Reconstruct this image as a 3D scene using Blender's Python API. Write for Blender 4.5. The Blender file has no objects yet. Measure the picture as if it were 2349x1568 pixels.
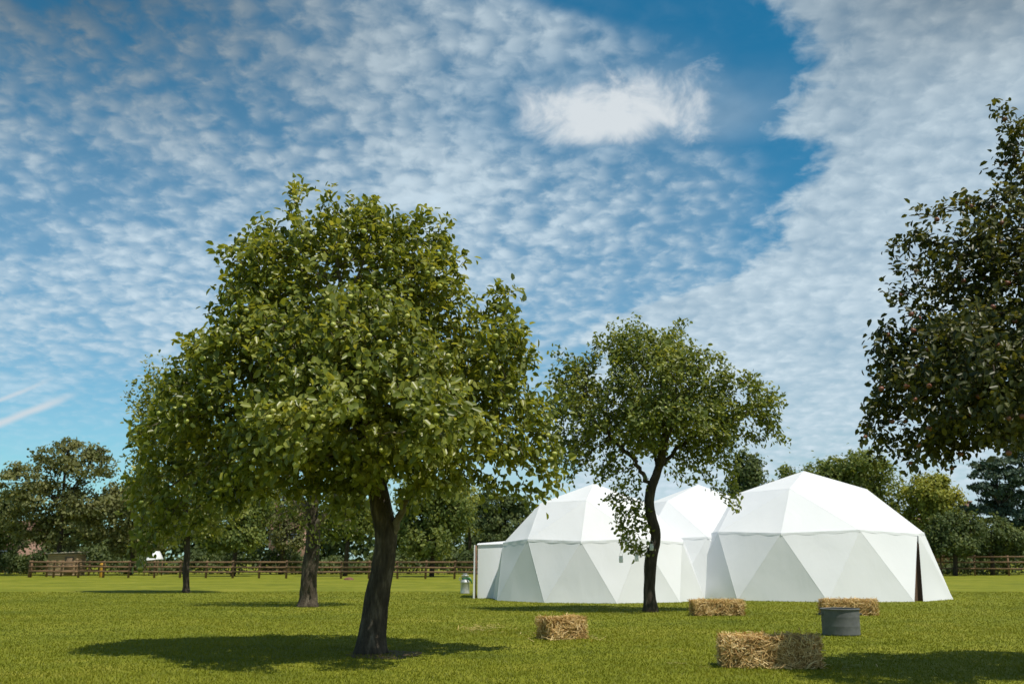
import bpy, bmesh, math, random
import numpy as np
from mathutils import Vector, noise as mnoise
S=bpy.context.scene; COL=S.collection
rng=np.random.default_rng(11); random.seed(5)
W,H=2349.0,1568.0; F=W*35/36; HZ=1283.0
PITCH=math.atan((HZ-H/2)/F); CAMH=1.1
cp,sp=math.cos(PITCH),math.sin(PITCH)
def ray(px,py):
    r=(px-W/2)/F; u=(H/2-py)/F
    return np.array([r,cp-u*sp,sp+u*cp])
def P(px,py,D):
    d=ray(px,py); return np.array([0,0,CAMH])+d*(D/d[1])
def G(px,py):
    d=ray(px,py); t=-CAMH/d[2]; p=np.array([0,0,CAMH])+d*t; p[2]=0; return p
def scale(D): return D/F
def nrm(v): return v/np.maximum(np.linalg.norm(v,axis=-1,keepdims=True),1e-9)

# ---------------------------------------------------------------- helpers
def tag(o,label=None,cat=None,group=None,kind=None):
    if label: o['label']=label
    if cat: o['category']=cat
    if group: o['group']=group
    if kind: o['kind']=kind
    return o
def thing(name,loc,label,cat,group=None,rz=0):
    o=bpy.data.objects.new(name,None); COL.objects.link(o)
    o.location=tuple(map(float,loc)); o.rotation_euler=(0,0,rz); o.empty_display_size=.2
    return tag(o,label,cat,group)
def mesh_np(name,V,Fs,mat,parent=None,base=None,var=None,smooth=False):
    V=np.asarray(V,dtype=np.float64); 
    if base is not None: V=V-np.asarray(base)
    if not isinstance(Fs,list): Fs=[np.asarray(Fs)]
    me=bpy.data.meshes.new(name); me.vertices.add(len(V)); me.vertices.foreach_set('co',V.astype(np.float32).ravel())
    Fs=[np.asarray(f) for f in Fs if len(f)]
    nl=sum(f.size for f in Fs); npoly=sum(len(f) for f in Fs)
    me.loops.add(nl); me.loops.foreach_set('vertex_index',np.concatenate([f.ravel() for f in Fs]).astype(np.int32))
    starts=[];c=0
    for f in Fs:
        starts.append(c+np.arange(len(f))*f.shape[1]); c+=f.size
    me.polygons.add(npoly); me.polygons.foreach_set('loop_start',np.concatenate(starts).astype(np.int32))
    me.update(calc_edges=True); me.validate()
    if var is not None:
        a=me.attributes.new('var','FLOAT','FACE'); a.data.foreach_set('value',np.asarray(var,dtype=np.float32))
    if smooth: me.polygons.foreach_set('use_smooth',np.ones(npoly,dtype=bool))
    me.materials.append(mat)
    o=bpy.data.objects.new(name,me); COL.objects.link(o)
    if parent is not None: o.parent=parent
    return o
class MB:
    """collects shapes into one mesh"""
    def __init__(s): s.V=[]; s.Q=[]; s.T=[]; s.n=0
    def add(s,V,Q=None,T=None):
        V=np.asarray(V,float)
        if Q is not None and len(Q): s.Q.append(np.asarray(Q)+s.n)
        if T is not None and len(T): s.T.append(np.asarray(T)+s.n)
        s.V.append(V); s.n+=len(V)
    def box(s,c,size,rz=0,ax=None):
        x,y,z=[k/2 for k in size]
        V=np.array([[-x,-y,-z],[x,-y,-z],[x,y,-z],[-x,y,-z],[-x,-y,z],[x,-y,z],[x,y,z],[-x,y,z]])
        if rz:
            cc,ss=math.cos(rz),math.sin(rz); V=V@np.array([[cc,ss,0],[-ss,cc,0],[0,0,1]])
        s.add(V+np.asarray(c),[[0,3,2,1],[4,5,6,7],[0,1,5,4],[1,2,6,5],[2,3,7,6],[3,0,4,7]])
    def beam(s,a,b,w,h):
        a=np.asarray(a,float); b=np.asarray(b,float); d=nrm(b-a)
        up=np.array([0,0,1.]) if abs(d[2])<.9 else np.array([0,1.,0])
        r=nrm(np.cross(d,up)); u=np.cross(r,d)
        V=[p+sx*r*w/2+su*u*h/2 for p in (a,b) for sx,su in ((-1,-1),(1,-1),(1,1),(-1,1))]
        s.add(V,[[0,1,2,3],[7,6,5,4],[0,4,5,1],[1,5,6,2],[2,6,7,3],[3,7,4,0]])
    def tube(s,pts,rad,n=6,cap=True):
        pts=np.asarray(pts,float); m=len(pts); rad=np.broadcast_to(np.asarray(rad,float),(m,))
        t=np.zeros_like(pts); t[1:-1]=pts[2:]-pts[:-2]; t[0]=pts[1]-pts[0]; t[-1]=pts[-1]-pts[-2]; t=nrm(t)
        ref=np.array([1.,0,0]) if abs(t[0][0])<.8 else np.array([0,1.,0])
        u=np.zeros_like(pts); pu=nrm(ref-t[0]*(ref@t[0]))
        for i in range(m):
            pu=pu-t[i]*(pu@t[i]); pu=pu/max(np.linalg.norm(pu),1e-9); u[i]=pu
        v=np.cross(t,u); a=np.arange(n)*2*math.pi/n
        R=pts[:,None,:]+rad[:,None,None]*(np.cos(a)[None,:,None]*u[:,None,:]+np.sin(a)[None,:,None]*v[:,None,:])
        V=R.reshape(-1,3); i=np.arange(m-1)[:,None]*n; j=np.arange(n)[None,:]; k=(j+1)%n
        Q=np.stack([i+j,i+k,i+n+k,i+n+j],-1).reshape(-1,4); T=[]
        if cap and n>=3:
            V=np.vstack([V,pts[-1],pts[0]]); e=(m-1)*n
            T=[[e+q,e+(q+1)%n,m*n] for q in range(n)]+[[(q+1)%n,q,m*n+1] for q in range(n)]
        s.add(V,Q,T)
    def lathe(s,prof,c=(0,0,0),n=24):
        prof=np.asarray(prof,float); m=len(prof); a=np.arange(n)*2*math.pi/n
        V=np.stack([prof[:,0][:,None]*np.cos(a),prof[:,0][:,None]*np.sin(a),np.repeat(prof[:,1][:,None],n,1)],-1).reshape(-1,3)+np.asarray(c)
        i=np.arange(m-1)[:,None]*n; j=np.arange(n)[None,:]; k=(j+1)%n
        s.add(V,np.stack([i+j,i+k,i+n+k,i+n+j],-1).reshape(-1,4))
    def build(s,name,mat,parent=None,base=None,smooth=False,var=None):
        fs=[]
        if s.Q: fs.append(np.concatenate(s.Q))
        if s.T: fs.append(np.concatenate(s.T))
        return mesh_np(name,np.concatenate(s.V),fs,mat,parent,base,var,smooth)

# ---------------------------------------------------------------- materials
def newmat(name):
    m=bpy.data.materials.new(name); m.use_nodes=True; nt=m.node_tree
    return m,nt,nt.nodes['Principled BSDF'],nt.nodes['Material Output']
def ramp(nt,fac,stops):
    r=nt.nodes.new('ShaderNodeValToRGB'); e=r.color_ramp.elements
    while len(e)<len(stops): e.new(.5)
    for el,(p,c) in zip(e,stops): el.position=p; el.color=(*c,1)
    nt.links.new(fac,r.inputs[0]); return r.outputs[0]
def noise_tex(nt,sc,detail=4,rough=.55,vec=None,dist=0):
    n=nt.nodes.new('ShaderNodeTexNoise'); n.inputs['Scale'].default_value=sc; n.inputs['Detail'].default_value=detail
    n.inputs['Roughness'].default_value=rough; n.inputs['Distortion'].default_value=dist
    if vec is not None: nt.links.new(vec,n.inputs['Vector'])
    return n.outputs[0]
def coords(nt,kind='Object',sc=(1,1,1)):
    t=nt.nodes.new('ShaderNodeTexCoord'); m=nt.nodes.new('ShaderNodeMapping'); m.inputs['Scale'].default_value=sc
    nt.links.new(t.outputs[kind],m.inputs[0]); return m.outputs[0]
def bump(nt,h,b,st,dist):
    n=nt.nodes.new('ShaderNodeBump'); n.inputs['Strength'].default_value=st; n.inputs['Distance'].default_value=dist
    nt.links.new(h,n.inputs['Height']); nt.links.new(n.outputs[0],b.inputs['Normal'])
def m_noise(name,stops,sc=5,rough=.8,bs=.3,bd=.02,csc=(1,1,1),metal=0,detail=5,spec=.3):
    m,nt,b,o=newmat(name); v=coords(nt,'Object',csc); f=noise_tex(nt,sc,detail,.6,v)
    nt.links.new(ramp(nt,f,stops),b.inputs['Base Color']); b.inputs['Roughness'].default_value=rough
    b.inputs['Metallic'].default_value=metal; b.inputs['Specular IOR Level'].default_value=spec
    if bs: bump(nt,noise_tex(nt,sc*3,detail,.6,v),b,bs,bd)
    return m
def m_leaf(name,stops,trans=.3,rough=.42,spec=.45,tmul=1.5):
    m,nt,b,o=newmat(name); a=nt.nodes.new('ShaderNodeAttribute'); a.attribute_name='var'
    c=ramp(nt,a.outputs['Fac'],stops); nt.links.new(c,b.inputs['Base Color'])
    b.inputs['Roughness'].default_value=rough; b.inputs['Specular IOR Level'].default_value=spec
    t=nt.nodes.new('ShaderNodeBsdfTranslucent'); mx=nt.nodes.new('ShaderNodeMixShader'); mx.inputs[0].default_value=trans
    mu=nt.nodes.new('ShaderNodeMix'); mu.data_type='RGBA'; mu.blend_type='MULTIPLY'; mu.inputs[0].default_value=1
    nt.links.new(c,mu.inputs[6]); mu.inputs[7].default_value=(tmul*1.15,tmul,tmul*.45,1); nt.links.new(mu.outputs[2],t.inputs[0])
    nt.links.new(b.outputs[0],mx.inputs[1]); nt.links.new(t.outputs[0],mx.inputs[2]); nt.links.new(mx.outputs[0],o.inputs[0])
    return m
M={}
M['leaf_front']=m_leaf('leaf_front',[(0,(.065,.098,.018)),(.5,(.19,.23,.038)),(1,(.36,.375,.085))],trans=.40,rough=.38)
M['leaf_second']=m_leaf('leaf_second',[(0,(.055,.09,.02)),(.5,(.165,.21,.04)),(1,(.30,.33,.088))],trans=.4)
M['leaf_mid']=m_leaf('leaf_mid',[(0,(.06,.095,.017)),(.5,(.165,.205,.034)),(1,(.31,.32,.08))],trans=.4)
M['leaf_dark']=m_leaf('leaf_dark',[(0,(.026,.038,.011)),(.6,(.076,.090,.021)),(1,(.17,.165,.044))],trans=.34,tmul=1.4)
M['leaf_bg']=m_leaf('leaf_bg',[(0,(.085,.125,.04)),(.5,(.17,.215,.056)),(1,(.27,.30,.085))],trans=.35,spec=.2,rough=.6)
M['leaf_bgy']=m_leaf('leaf_bgy',[(0,(.14,.165,.036)),(.5,(.28,.305,.06)),(1,(.38,.39,.09))],trans=.35,spec=.2,rough=.6)
M['leaf_bgd']=m_leaf('leaf_bgd',[(0,(.055,.083,.034)),(.6,(.11,.147,.052)),(1,(.18,.21,.075))],trans=.28,spec=.2,rough=.6)
M['leaf_bgb']=m_leaf('leaf_bgb',[(0,(.09,.105,.042)),(.5,(.165,.18,.066)),(1,(.26,.255,.11))],trans=.3,spec=.2,rough=.6)
M['needle']=m_leaf('needle',[(0,(.036,.066,.048)),(.6,(.074,.115,.08)),(1,(.125,.16,.10))],trans=.15,spec=.2,rough=.6)
M['bark']=m_noise('bark',[(.3,(.028,.023,.017)),(.55,(.088,.07,.049)),(.75,(.21,.175,.13))],sc=9,bs=.9,bd=.04,csc=(1.6,1.6,.45),rough=.95)
M['bark_dark']=m_noise('bark_dark',[(.3,(.027,.022,.016)),(.6,(.072,.058,.044)),(.8,(.155,.13,.097))],sc=9,bs=.9,bd=.04,csc=(1.6,1.6,.45),rough=.95)
M['twig']=m_noise('twig',[(.3,(.07,.058,.042)),(.7,(.26,.22,.16))],sc=12,bs=.3,bd=.01,rough=.95)
M['apple_green']=m_noise('apple_green',[(.3,(.29,.36,.07)),(.55,(.42,.45,.115)),(.75,(.49,.38,.13))],sc=7,bs=0,rough=.4,spec=.4)
M['apple_red']=m_noise('apple_red',[(.3,(.14,.11,.045)),(.5,(.19,.08,.05)),(.7,(.24,.085,.06))],sc=9,bs=0,rough=.4,spec=.4)
M['straw']=m_leaf('straw',[(0,(.32,.185,.06)),(.5,(.66,.46,.185)),(1,(.88,.71,.39))],trans=.22,rough=.6,spec=.25,tmul=1)
M['straw_core']=m_noise('straw_core',[(.3,(.16,.095,.03)),(.7,(.48,.325,.115))],sc=40,bs=.8,bd=.02,csc=(1,1,3))
M['twine']=m_noise('twine',[(.3,(.25,.16,.07)),(.7,(.4,.28,.13))],sc=60,bs=0)
M['galv']=m_noise('galv',[(.35,(.105,.113,.115)),(.65,(.15,.158,.158))],sc=8,metal=.05,rough=.75,bs=.05,bd=.004)
M['churn']=m_noise('churn',[(.35,(.42,.44,.44)),(.65,(.62,.64,.64))],sc=12,metal=.4,rough=.45,bs=.1,bd=.004)
M['fence']=m_noise('fence',[(.3,(.10,.064,.038)),(.6,(.23,.14,.077)),(.8,(.40,.24,.13))],sc=3,bs=.3,bd=.01,csc=(1,1,4))
M['plank']=m_noise('plank',[(.3,(.26,.185,.10)),(.7,(.36,.265,.15))],sc=4,bs=.3,bd=.01,csc=(.6,.6,8))
M['door_wood']=m_noise('door_wood',[(.3,(.12,.08,.045)),(.7,(.22,.155,.09))],sc=4,bs=.4,bd=.02,csc=(6,6,.6))
M['shedroof']=m_noise('shedroof',[(.3,(.30,.27,.22)),(.7,(.42,.38,.31))],sc=6,bs=.2,bd=.01)
M['tile']=m_noise('tile',[(.3,(.12,.07,.05)),(.7,(.23,.14,.10))],sc=3,bs=.5,bd=.03,csc=(1,1,4))
M['brick']=m_noise('brick',[(.3,(.26,.15,.11)),(.7,(.38,.25,.20))],sc=3,bs=.3,bd=.01,csc=(1,1,4))
M['dark']=m_noise('dark',[(.3,(.015,.013,.012)),(.7,(.04,.034,.03))],sc=5,bs=0,rough=.6)
M['white_paint']=m_noise('white_paint',[(.3,(.62,.62,.6)),(.7,(.78,.78,.76))],sc=5,bs=0,rough=.6)
M['doorway_shade']=m_noise('doorway_shade',[(.3,(.06,.04,.026)),(.7,(.14,.092,.058))],sc=4,bs=.3,bd=.02,csc=(6,6,.5))  # dark brown that paints the shade inside the tent doorway
M['redtrim']=m_noise('redtrim',[(.3,(.15,.08,.055)),(.7,(.25,.13,.09))],sc=5,bs=0)
M['yellow']=m_noise('yellow',[(.3,(.50,.26,.03)),(.7,(.64,.36,.05))],sc=5,bs=0,rough=.5)
M['rust']=m_noise('rust',[(.3,(.10,.045,.03)),(.7,(.24,.11,.08))],sc=18,bs=.5,bd=.02)
M['soil']=m_noise('soil',[(.3,(.05,.035,.02)),(.55,(.12,.075,.04)),(.75,(.10,.11,.03))],sc=8,bs=.6,bd=.03)
M['ribbon']=m_noise('ribbon',[(.3,(.02,.12,.04)),(.7,(.04,.22,.07))],sc=9,bs=0)
M['lid']=m_noise('lid',[(.3,(.55,.55,.53)),(.7,(.72,.72,.69))],sc=9,bs=0,metal=.3,rough=.45)
def fabric(name,c0,c1):
    m,nt,b,o=newmat(name); v=coords(nt,'Object'); f=noise_tex(nt,.7,3,.5,v)
    c=ramp(nt,f,[(.3,c0),(.7,c1)]); nt.links.new(c,b.inputs['Base Color'])
    b.inputs['Roughness'].default_value=.75; b.inputs['Specular IOR Level'].default_value=.15
    v2=coords(nt,'Object',(1.0,1.0,.5)); bump(nt,noise_tex(nt,1.8,3,.5,v2,.5),b,.20,.08)
    t=nt.nodes.new('ShaderNodeBsdfTranslucent'); t.inputs[0].default_value=(.84,.87,.90,1)
    mx=nt.nodes.new('ShaderNodeMixShader'); mx.inputs[0].default_value=.12
    nt.links.new(b.outputs[0],mx.inputs[1]); nt.links.new(t.outputs[0],mx.inputs[2]); nt.links.new(mx.outputs[0],o.inputs[0])
    return m
M['canvas']=fabric('canvas',(.785,.815,.85),(.825,.85,.88))
m,nt,b,o=newmat('glass'); b.inputs['Alpha'].default_value=.55; b.inputs['Roughness'].default_value=.15
v=coords(nt); nt.links.new(ramp(nt,noise_tex(nt,20,3,.5,v),[(.3,(.78,.82,.82)),(.7,(.90,.93,.93))]),b.inputs['Base Color']); M['glass']=m

# ---------------------------------------------------------------- ground
m,nt,b,o=newmat('grass_ground'); v=coords(nt,'Object')
f1=noise_tex(nt,.35,3,.6,v); f2=noise_tex(nt,9,5,.7,v); f3=noise_tex(nt,1.6,3,.6,v)
add=nt.nodes.new('ShaderNodeMath'); add.operation='MULTIPLY_ADD'; nt.links.new(f2,add.inputs[0]); add.inputs[1].default_value=.24
mm=nt.nodes.new('ShaderNodeMath'); mm.operation='MULTIPLY_ADD'; nt.links.new(f3,mm.inputs[0]); mm.inputs[1].default_value=.44
mf=nt.nodes.new('ShaderNodeMath'); mf.operation='MULTIPLY'; nt.links.new(f1,mf.inputs[0]); mf.inputs[1].default_value=.52
nt.links.new(mf.outputs[0],mm.inputs[2]); nt.links.new(mm.outputs[0],add.inputs[2])
nt.links.new(ramp(nt,add.outputs[0],[(.42,(.086,.112,.011)),(.6,(.178,.198,.017)),(.78,(.27,.26,.036))]),b.inputs['Base Color'])
b.inputs['Roughness'].default_value=.9; b.inputs['Specular IOR Level'].default_value=.1; bump(nt,f2,b,.4,.04); M['ground']=m
M['grass']=m_leaf('grass',[(0,(.086,.112,.011)),(.5,(.185,.208,.017)),(1,(.32,.305,.045))],trans=.3,rough=.5,spec=.2,tmul=1.2)
g=MB(); g.add([[-1500,-300,0],[1500,-300,0],[1500,2500,0],[-1500,2500,0]],[[0,1,2,3]])
tag(g.build('ground',M['ground']),kind='structure')
# blades of grass
n=330000
D=np.exp(rng.uniform(math.log(6.8),math.log(36),n)); x=rng.uniform(-.68,.68,n)*D
pos=np.stack([x,D,np.zeros(n)],1)
ph=np.array([mnoise.noise(Vector((a*.35,b_*.35,0)))+.5*mnoise.noise(Vector((a*2.2,b_*2.2,4))) for a,b_ in zip(x,D)])
hgt=(.016+.014*rng.random(n)+.012*ph).clip(.007)*np.clip(.75+.25*D/15,.7,1.1); wd=.0024+.00028*D
ang=rng.uniform(0,2*math.pi,n); s=np.stack([np.cos(ang),np.sin(ang),np.zeros(n)],1)
ln=rng.normal(0,.55,(n,2))*hgt[:,None]
tip=pos+np.stack([ln[:,0],ln[:,1],hgt],1)
V=np.stack([pos-s*wd[:,None],pos+s*wd[:,None],tip],1).reshape(-1,3)
tag(mesh_np('grass',V,np.arange(3*n).reshape(-1,3),M['grass'],var=np.clip(rng.normal(.46,.07,n)+.36*ph,0,1)),'short sunlit lawn grass covering the orchard floor','grass',kind='stuff')
# ---------------------------------------------------------------- foliage
def leaf_geo(pos,axis,up,L,wr=.55,fold=.12):
    a=nrm(axis); nn=nrm(up-a*(up*a).sum(1,keepdims=True)); s=np.cross(a,nn); L=L[:,None]; w=L*wr
    B=pos; L1=pos+a*.28*L+s*.46*w+nn*fold*L; L2=pos+a*.68*L+s*.40*w+nn*fold*L*.8; T=pos+a*L-nn*.08*L
    R1=pos+a*.28*L-s*.46*w+nn*fold*L; R2=pos+a*.68*L-s*.40*w+nn*fold*L*.8
    V=np.stack([B,L1,L2,T,R2,R1],1).reshape(-1,3); i=np.arange(len(pos))[:,None]*6
    Q=np.concatenate([i+np.array([[0,3,2,1]]),i+np.array([[0,5,4,3]])],1).reshape(-1,4)
    return V,Q
def colonize(N0,par0,A,infl,kill,step,jit,trop=(0,0,0),maxit=190):
    N=np.array(N0); par=list(par0); nA=len(A)
    d=np.linalg.norm(A[:,None]-N[None],axis=2); ni=d.argmin(1); nd=d.min(1); alive=nd>kill
    trop=np.array(trop)
    for it in range(maxit):
        act=alive&(nd<infl)
        if not act.any():
            if alive.any() and it<maxit-5: infl*=1.3; 
            else: break
            if infl>6: break
            continue
        ai=np.where(act)[0]; idx=ni[ai]; vec=nrm(A[ai]-N[idx])
        u,inv=np.unique(idx,return_inverse=True); sm=np.zeros((len(u),3)); np.add.at(sm,inv,vec)
        dr=nrm(nrm(sm)+rng.normal(0,jit,(len(u),3))+trop); new=N[u]+dr*step
        dn=np.sqrt(((new[:,None]-N[None])**2).sum(2)).min(1); good=dn>.4*step
        if (~good).any(): alive[ai[~good[inv]]]=False
        new=new[good]
        if len(new)==0: continue
        k0=len(N); N=np.vstack([N,new]); par+=list(u[good])
        dd=np.sqrt(((A[:,None]-new[None])**2).sum(2)); m=dd.min(1); mi=dd.argmin(1)
        b=m<nd; nd[b]=m[b]; ni[b]=k0+mi[b]; alive&=nd>kill
    return N,np.array(par)
def resample(pts,step):
    pts=np.asarray(pts,float); out=[]
    p=np.vstack([2*pts[0]-pts[1],pts,2*pts[-1]-pts[-2]])
    for i in range(1,len(p)-2):
        L=np.linalg.norm(p[i+1]-p[i]); m=max(1,int(round(L/step)))
        for q in range(m):
            t=q/m
            out.append(.5*((2*p[i])+(-p[i-1]+p[i+1])*t+(2*p[i-1]-5*p[i]+4*p[i+1]-p[i+2])*t*t+(-p[i-1]+3*p[i]-3*p[i+1]+p[i+2])*t**3))
    out.append(pts[-1]); return np.array(out)
def apple_mesh(r,seg=9,rings=7):
    t=np.linspace(0.02,math.pi-.02,rings); rr=np.sin(t)*r*(1+.08*np.cos(t)); z=np.cos(t)*r*.88
    z=z-np.exp(-(rr/(.35*r))**2)*r*.18*np.sign(z)
    return np.stack([rr,z],1)
def apple_tree(label,group,trunk,Rb,Rt,limbs,lobes,D,dens,kill,step,leafmat,lsize,perleaf,barkmat,apple=None,napp=0,thin=4,drop=0,trop=(0,0,0),jit=.18,tipr=.0035,spread=.07,varb=0,flare=.55,hole=-.12,hf_=1.15,nspr=60,lspr=.45,bare=0,seed=0):
    sc=scale(D)
    tp=[P(a,b,D+(c[0] if c else 0)) for a,b,*c in trunk]; base=np.array([tp[0][0],tp[0][1],0.]); tp[0]=base.copy()
    tr=resample(tp,.11); T=len(tr)
    N0=list(tr); par=[-1]+list(range(T-1))
    for lb in limbs:
        pts=[P(a,b,D+(c[0] if c else 0)) for a,b,*c in lb]
        k=int(np.linalg.norm(tr-pts[0],axis=1).argmin()); pts[0]=tr[k]
        rs=resample(pts,step)[1:]; pv=k
        for q in rs: N0.append(q+rng.normal(0,.02,3)); par.append(pv); pv=len(N0)-1
    A=[];SH=[]
    for lo in lobes:
        px,py,rx,ry=lo[:4]; dd=lo[4] if len(lo)>4 else 0; rd=lo[5] if len(lo)>5 else (rx+ry)*.5*sc
        c=P(px,py,D+dd); R=np.array([rx*sc,rd,ry*sc]); vol=4.19*R.prod(); m=int(max(10,vol*dens))
        u=nrm(rng.normal(size=(m,3)))*(rng.random((m,1))**(1/3.6)); a_=c+u*R
        if rx*sc>.28 and ry*sc>.28:
            k=np.array([mnoise.noise(Vector(p*hf_+np.array([seed,0,0]))) for p in a_])>hole; a_=a_[k]
        A.append(a_)
    A=np.vstack(A)
    # ragged shoots beyond the crown outline
    c0=A.mean(0); rel=(A-c0)/A.std(0); rr=np.linalg.norm(rel,axis=1); cand=np.where(rr>np.quantile(rr,.8))[0]
    for i in rng.choice(cand,min(nspr,len(cand)),replace=False):
        o_=nrm(A[i]-c0); u=nrm(o_*.8+np.array([0,0,.55 if o_[2]>-.1 else -.5])+rng.normal(0,.35,3)); l=lspr*rng.uniform(.4,1.2)
        SH.append(A[i]+u*np.arange(.08,l,.09)[:,None]+rng.normal(0,.02,(len(np.arange(.08,l,.09)),3)))
    if SH: A=np.vstack([A]+SH)
    A=A[A[:,2]>.25]
    N,par=colonize(np.array(N0),par,A,1.0,kill,step,jit,trop)
    n=len(N); kids=[[] for _ in range(n)]
    for i in range(1,n): kids[par[i]].append(i)
    nt_=np.zeros(n)
    for i in range(n-1,-1,-1):
        nt_[i]=max(1,sum(nt_[k] for k in kids[i]))
    g=math.log(Rt/tipr)/math.log(max(nt_[T-1]+nt_[0]*.5,8)); rad=tipr*nt_**g
    root=thing('apple_tree',base,label,'tree',group)
    # trunk
    fine=resample(tr,.05); hf=np.concatenate([[0],np.cumsum(np.linalg.norm(np.diff(fine,axis=0),axis=1))])
    rf=(Rb+(Rt-Rb)*(hf/hf[-1]))*(1+flare*np.exp(-hf/.13)); fine[0][2]-=.06
    tb=MB(); tb.tube(fine,rf,22); V=tb.V[0]
    ctr=np.repeat(fine,22,axis=0); body=V[:len(ctr)]; dirv=nrm(body-ctr)
    disp=np.array([mnoise.noise(Vector((p[0]*5,p[1]*5,p[2]*2.2)))*.18+mnoise.noise(Vector((p[0]*16,p[1]*16,p[2]*5)))*.09 for p in body])
    body+=dirv*(disp*np.repeat(rf,22))[:,None]
    tb.build('trunk',barkmat,root,base,smooth=True)
    # branches
    br=MB(); main=[max(k,key=lambda q:nt_[q]) if k else -1 for k in kids]
    for i in range(T,n):
        p=par[i]
        if p>=T and main[p]==i: continue
        ch=[p,i]; q=main[i]
        while q!=-1: ch.append(q); q=main[q]
        r=rad[ch].copy(); r[0]=min(rad[p],r[1]*1.25)
        if p<T: r[0]=min(r[1]*1.5,Rt*1.0)
        sides=9 if r[1]>.03 else (5 if r[1]>.009 else 3)
        br.tube(N[ch],r,sides,cap=False)
    br.build('branches',M['twig'] if barkmat is M['bark'] else barkmat,root,base,smooth=True)
    # leaves
    tw=np.where((nt_<=thin)&(np.arange(n)>=T))[0]
    if drop: tw=tw[rng.random(len(tw))>drop]
    if bare: tw=tw[(N[tw][:,2]>bare)|(rng.random(len(tw))<.4)|(np.abs(N[tw][:,0]-base[0])>1.0)]
    ctr=A.mean(0)-np.array([0,0,.6]); idx=np.repeat(tw,perleaf); m=len(idx)
    pd=nrm(N[idx]-N[par[idx]]); out=nrm(N[idx]-ctr)
    pos=N[idx]+rng.normal(0,spread,(m,3))
    ax=pd*.35+out*.2+rng.normal(0,.7,(m,3))+np.array([0,0,-.4])
    up=rng.normal(0,.62,(m,3))+np.array([0.15,-.2,.55])+out*.8
    L=lsize*rng.uniform(.6,1.25,m)
    V,Q=leaf_geo(pos,ax,up,L,.6)
    cl=np.array([mnoise.noise(Vector(p*1.6)) for p in N]); var=np.clip(.5+varb+.35*cl[idx]+rng.normal(0,.22,m),0,1)
    mesh_np('crown',V,Q,leafmat,root,base,var=np.repeat(var,2))
    # apples
    if apple:
        cell={}
        for i in tw:
            p=N[i]; v=p-np.array([0,0,CAMH]); f=v[1]*cp+v[2]*sp; k=(int(v[0]/f*F/26),int((-v[1]*sp+v[2]*cp)/f*F/26))
            if k not in cell or N[cell[k]][1]>p[1]: cell[k]=i
        c=list(cell.values()); rng.shuffle(c); c=c[:napp]; c.sort(key=lambda i:np.linalg.norm(N[i]))
        r0=.032 if apple is M['apple_green'] else .026
        mb=MB(); mb.lathe(apple_mesh(r0),n=10); proto=None
        rest=MB()
        for j,i in enumerate(c):
            v=nrm(np.array([0,0,CAMH])-N[i]); p=N[i]+v*rng.uniform(.05,.15)+np.array([0,0,-rng.uniform(.02,.07)])+rng.normal(0,.02,3)
            if j<100:
                if proto is None: o=mb.build('apple',apple,root,None,smooth=True); proto=o
                else: o=proto.copy(); COL.objects.link(o); o.parent=root
                o.location=tuple(p-base); s_=rng.uniform(.75,1.2); o.scale=(s_,s_,s_); o.rotation_euler=tuple(rng.uniform(-.6,.6,3))
            else: rest.lathe(apple_mesh(r0*rng.uniform(.8,1.2)),p,10)
        bk=rng.choice(tw,min(60,len(tw)),replace=False)
        for i in bk: rest.lathe(apple_mesh(r0),N[i]+np.array([0,0,-.06]),10)
        o=rest.build('apples',apple,root,base,smooth=True); o['kind']='stuff'
    return root,N,T
# front tree
Df=G(850,1497)[1]
apple_tree('largest apple tree, in front, laden with green apples, its thick trunk leaning right',None,
 [(850,1497),(856,1440),(866,1370),(878,1300),(884,1235),(878,1180),(866,1110),(848,1030),(825,930),(800,800),(790,690)],.158,.08,
 [[(886,1228),(922,1172,-.1),(962,1100,-.2),(1020,1010,-.1),(1090,930,0)],[(872,1160),(800,1085,.1),(710,1015,0),(600,960,-.2)],[(868,1130),(850,1060,-.5),(840,980,-1.0)],[(868,1120),(880,1060,.5),(900,980,1.1)],[(600,960,-.2),(470,1020,-.2),(370,1080,-.15),(338,1160,-.12),(322,1240,-.1)]][:4],
 [(790,650,225,190,0,1.2),(685,455,38,45,0,.25),(600,545,65,55,0,.4),(850,465,13,40,0,.1),(968,490,20,40,0,.12),(1010,520,45,40,.1,.3),(1030,595,42,70,0,.4),(850,530,150,50,0,.7),(590,650,90,110,0,.8),(990,650,75,115,0,.8),
  (800,850,360,190,0,1.9),(560,900,190,160,-.1,1.2),(450,830,45,50,.1,.5),(520,700,40,70,.1,.5),(455,1010,145,105,-.2,1.0),(1090,830,135,165,0,1.2),(1150,700,50,50,0,.4),
  (1180,970,90,130,-.1,.8),(1245,1045,38,85,-.1,.35),(850,1000,270,100,-1.0,1.1),(800,820,230,150,-1.2,.9),(820,930,240,110,-1.8,.7),(830,970,200,80,-2.3,.6),(650,1040,180,90,-.8,.9),(850,1000,250,70,1.0,.9),
  (310,1110,42,52,-.1,.3),(335,1185,34,50,-.1,.22),(326,1235,24,36,-.1,.15),(318,1285,22,34,-.1,.13),(450,1120,110,60,-.3,.6),(1100,1070,50,60,-.3,.3),(760,1095,110,50,-.6,.5),(1252,1120,24,34,-.1,.13),(1010,1080,60,50,-.6,.4),(1130,1110,14,45,-.2,.1),(560,1125,100,50,-.5,.5),(370,1060,60,65,-.1,.4),(420,1175,80,40,-.2,.3),(790,1145,65,34,-.7,.35),(960,1130,45,30,-.7,.3)],
 Df,155,.13,.088,M['leaf_front'],.104,9,M['bark'],M['apple_green'],240,thin=7,spread=.065,hole=-.19,nspr=90,lspr=.32,bare=1.5,seed=3)
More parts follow.
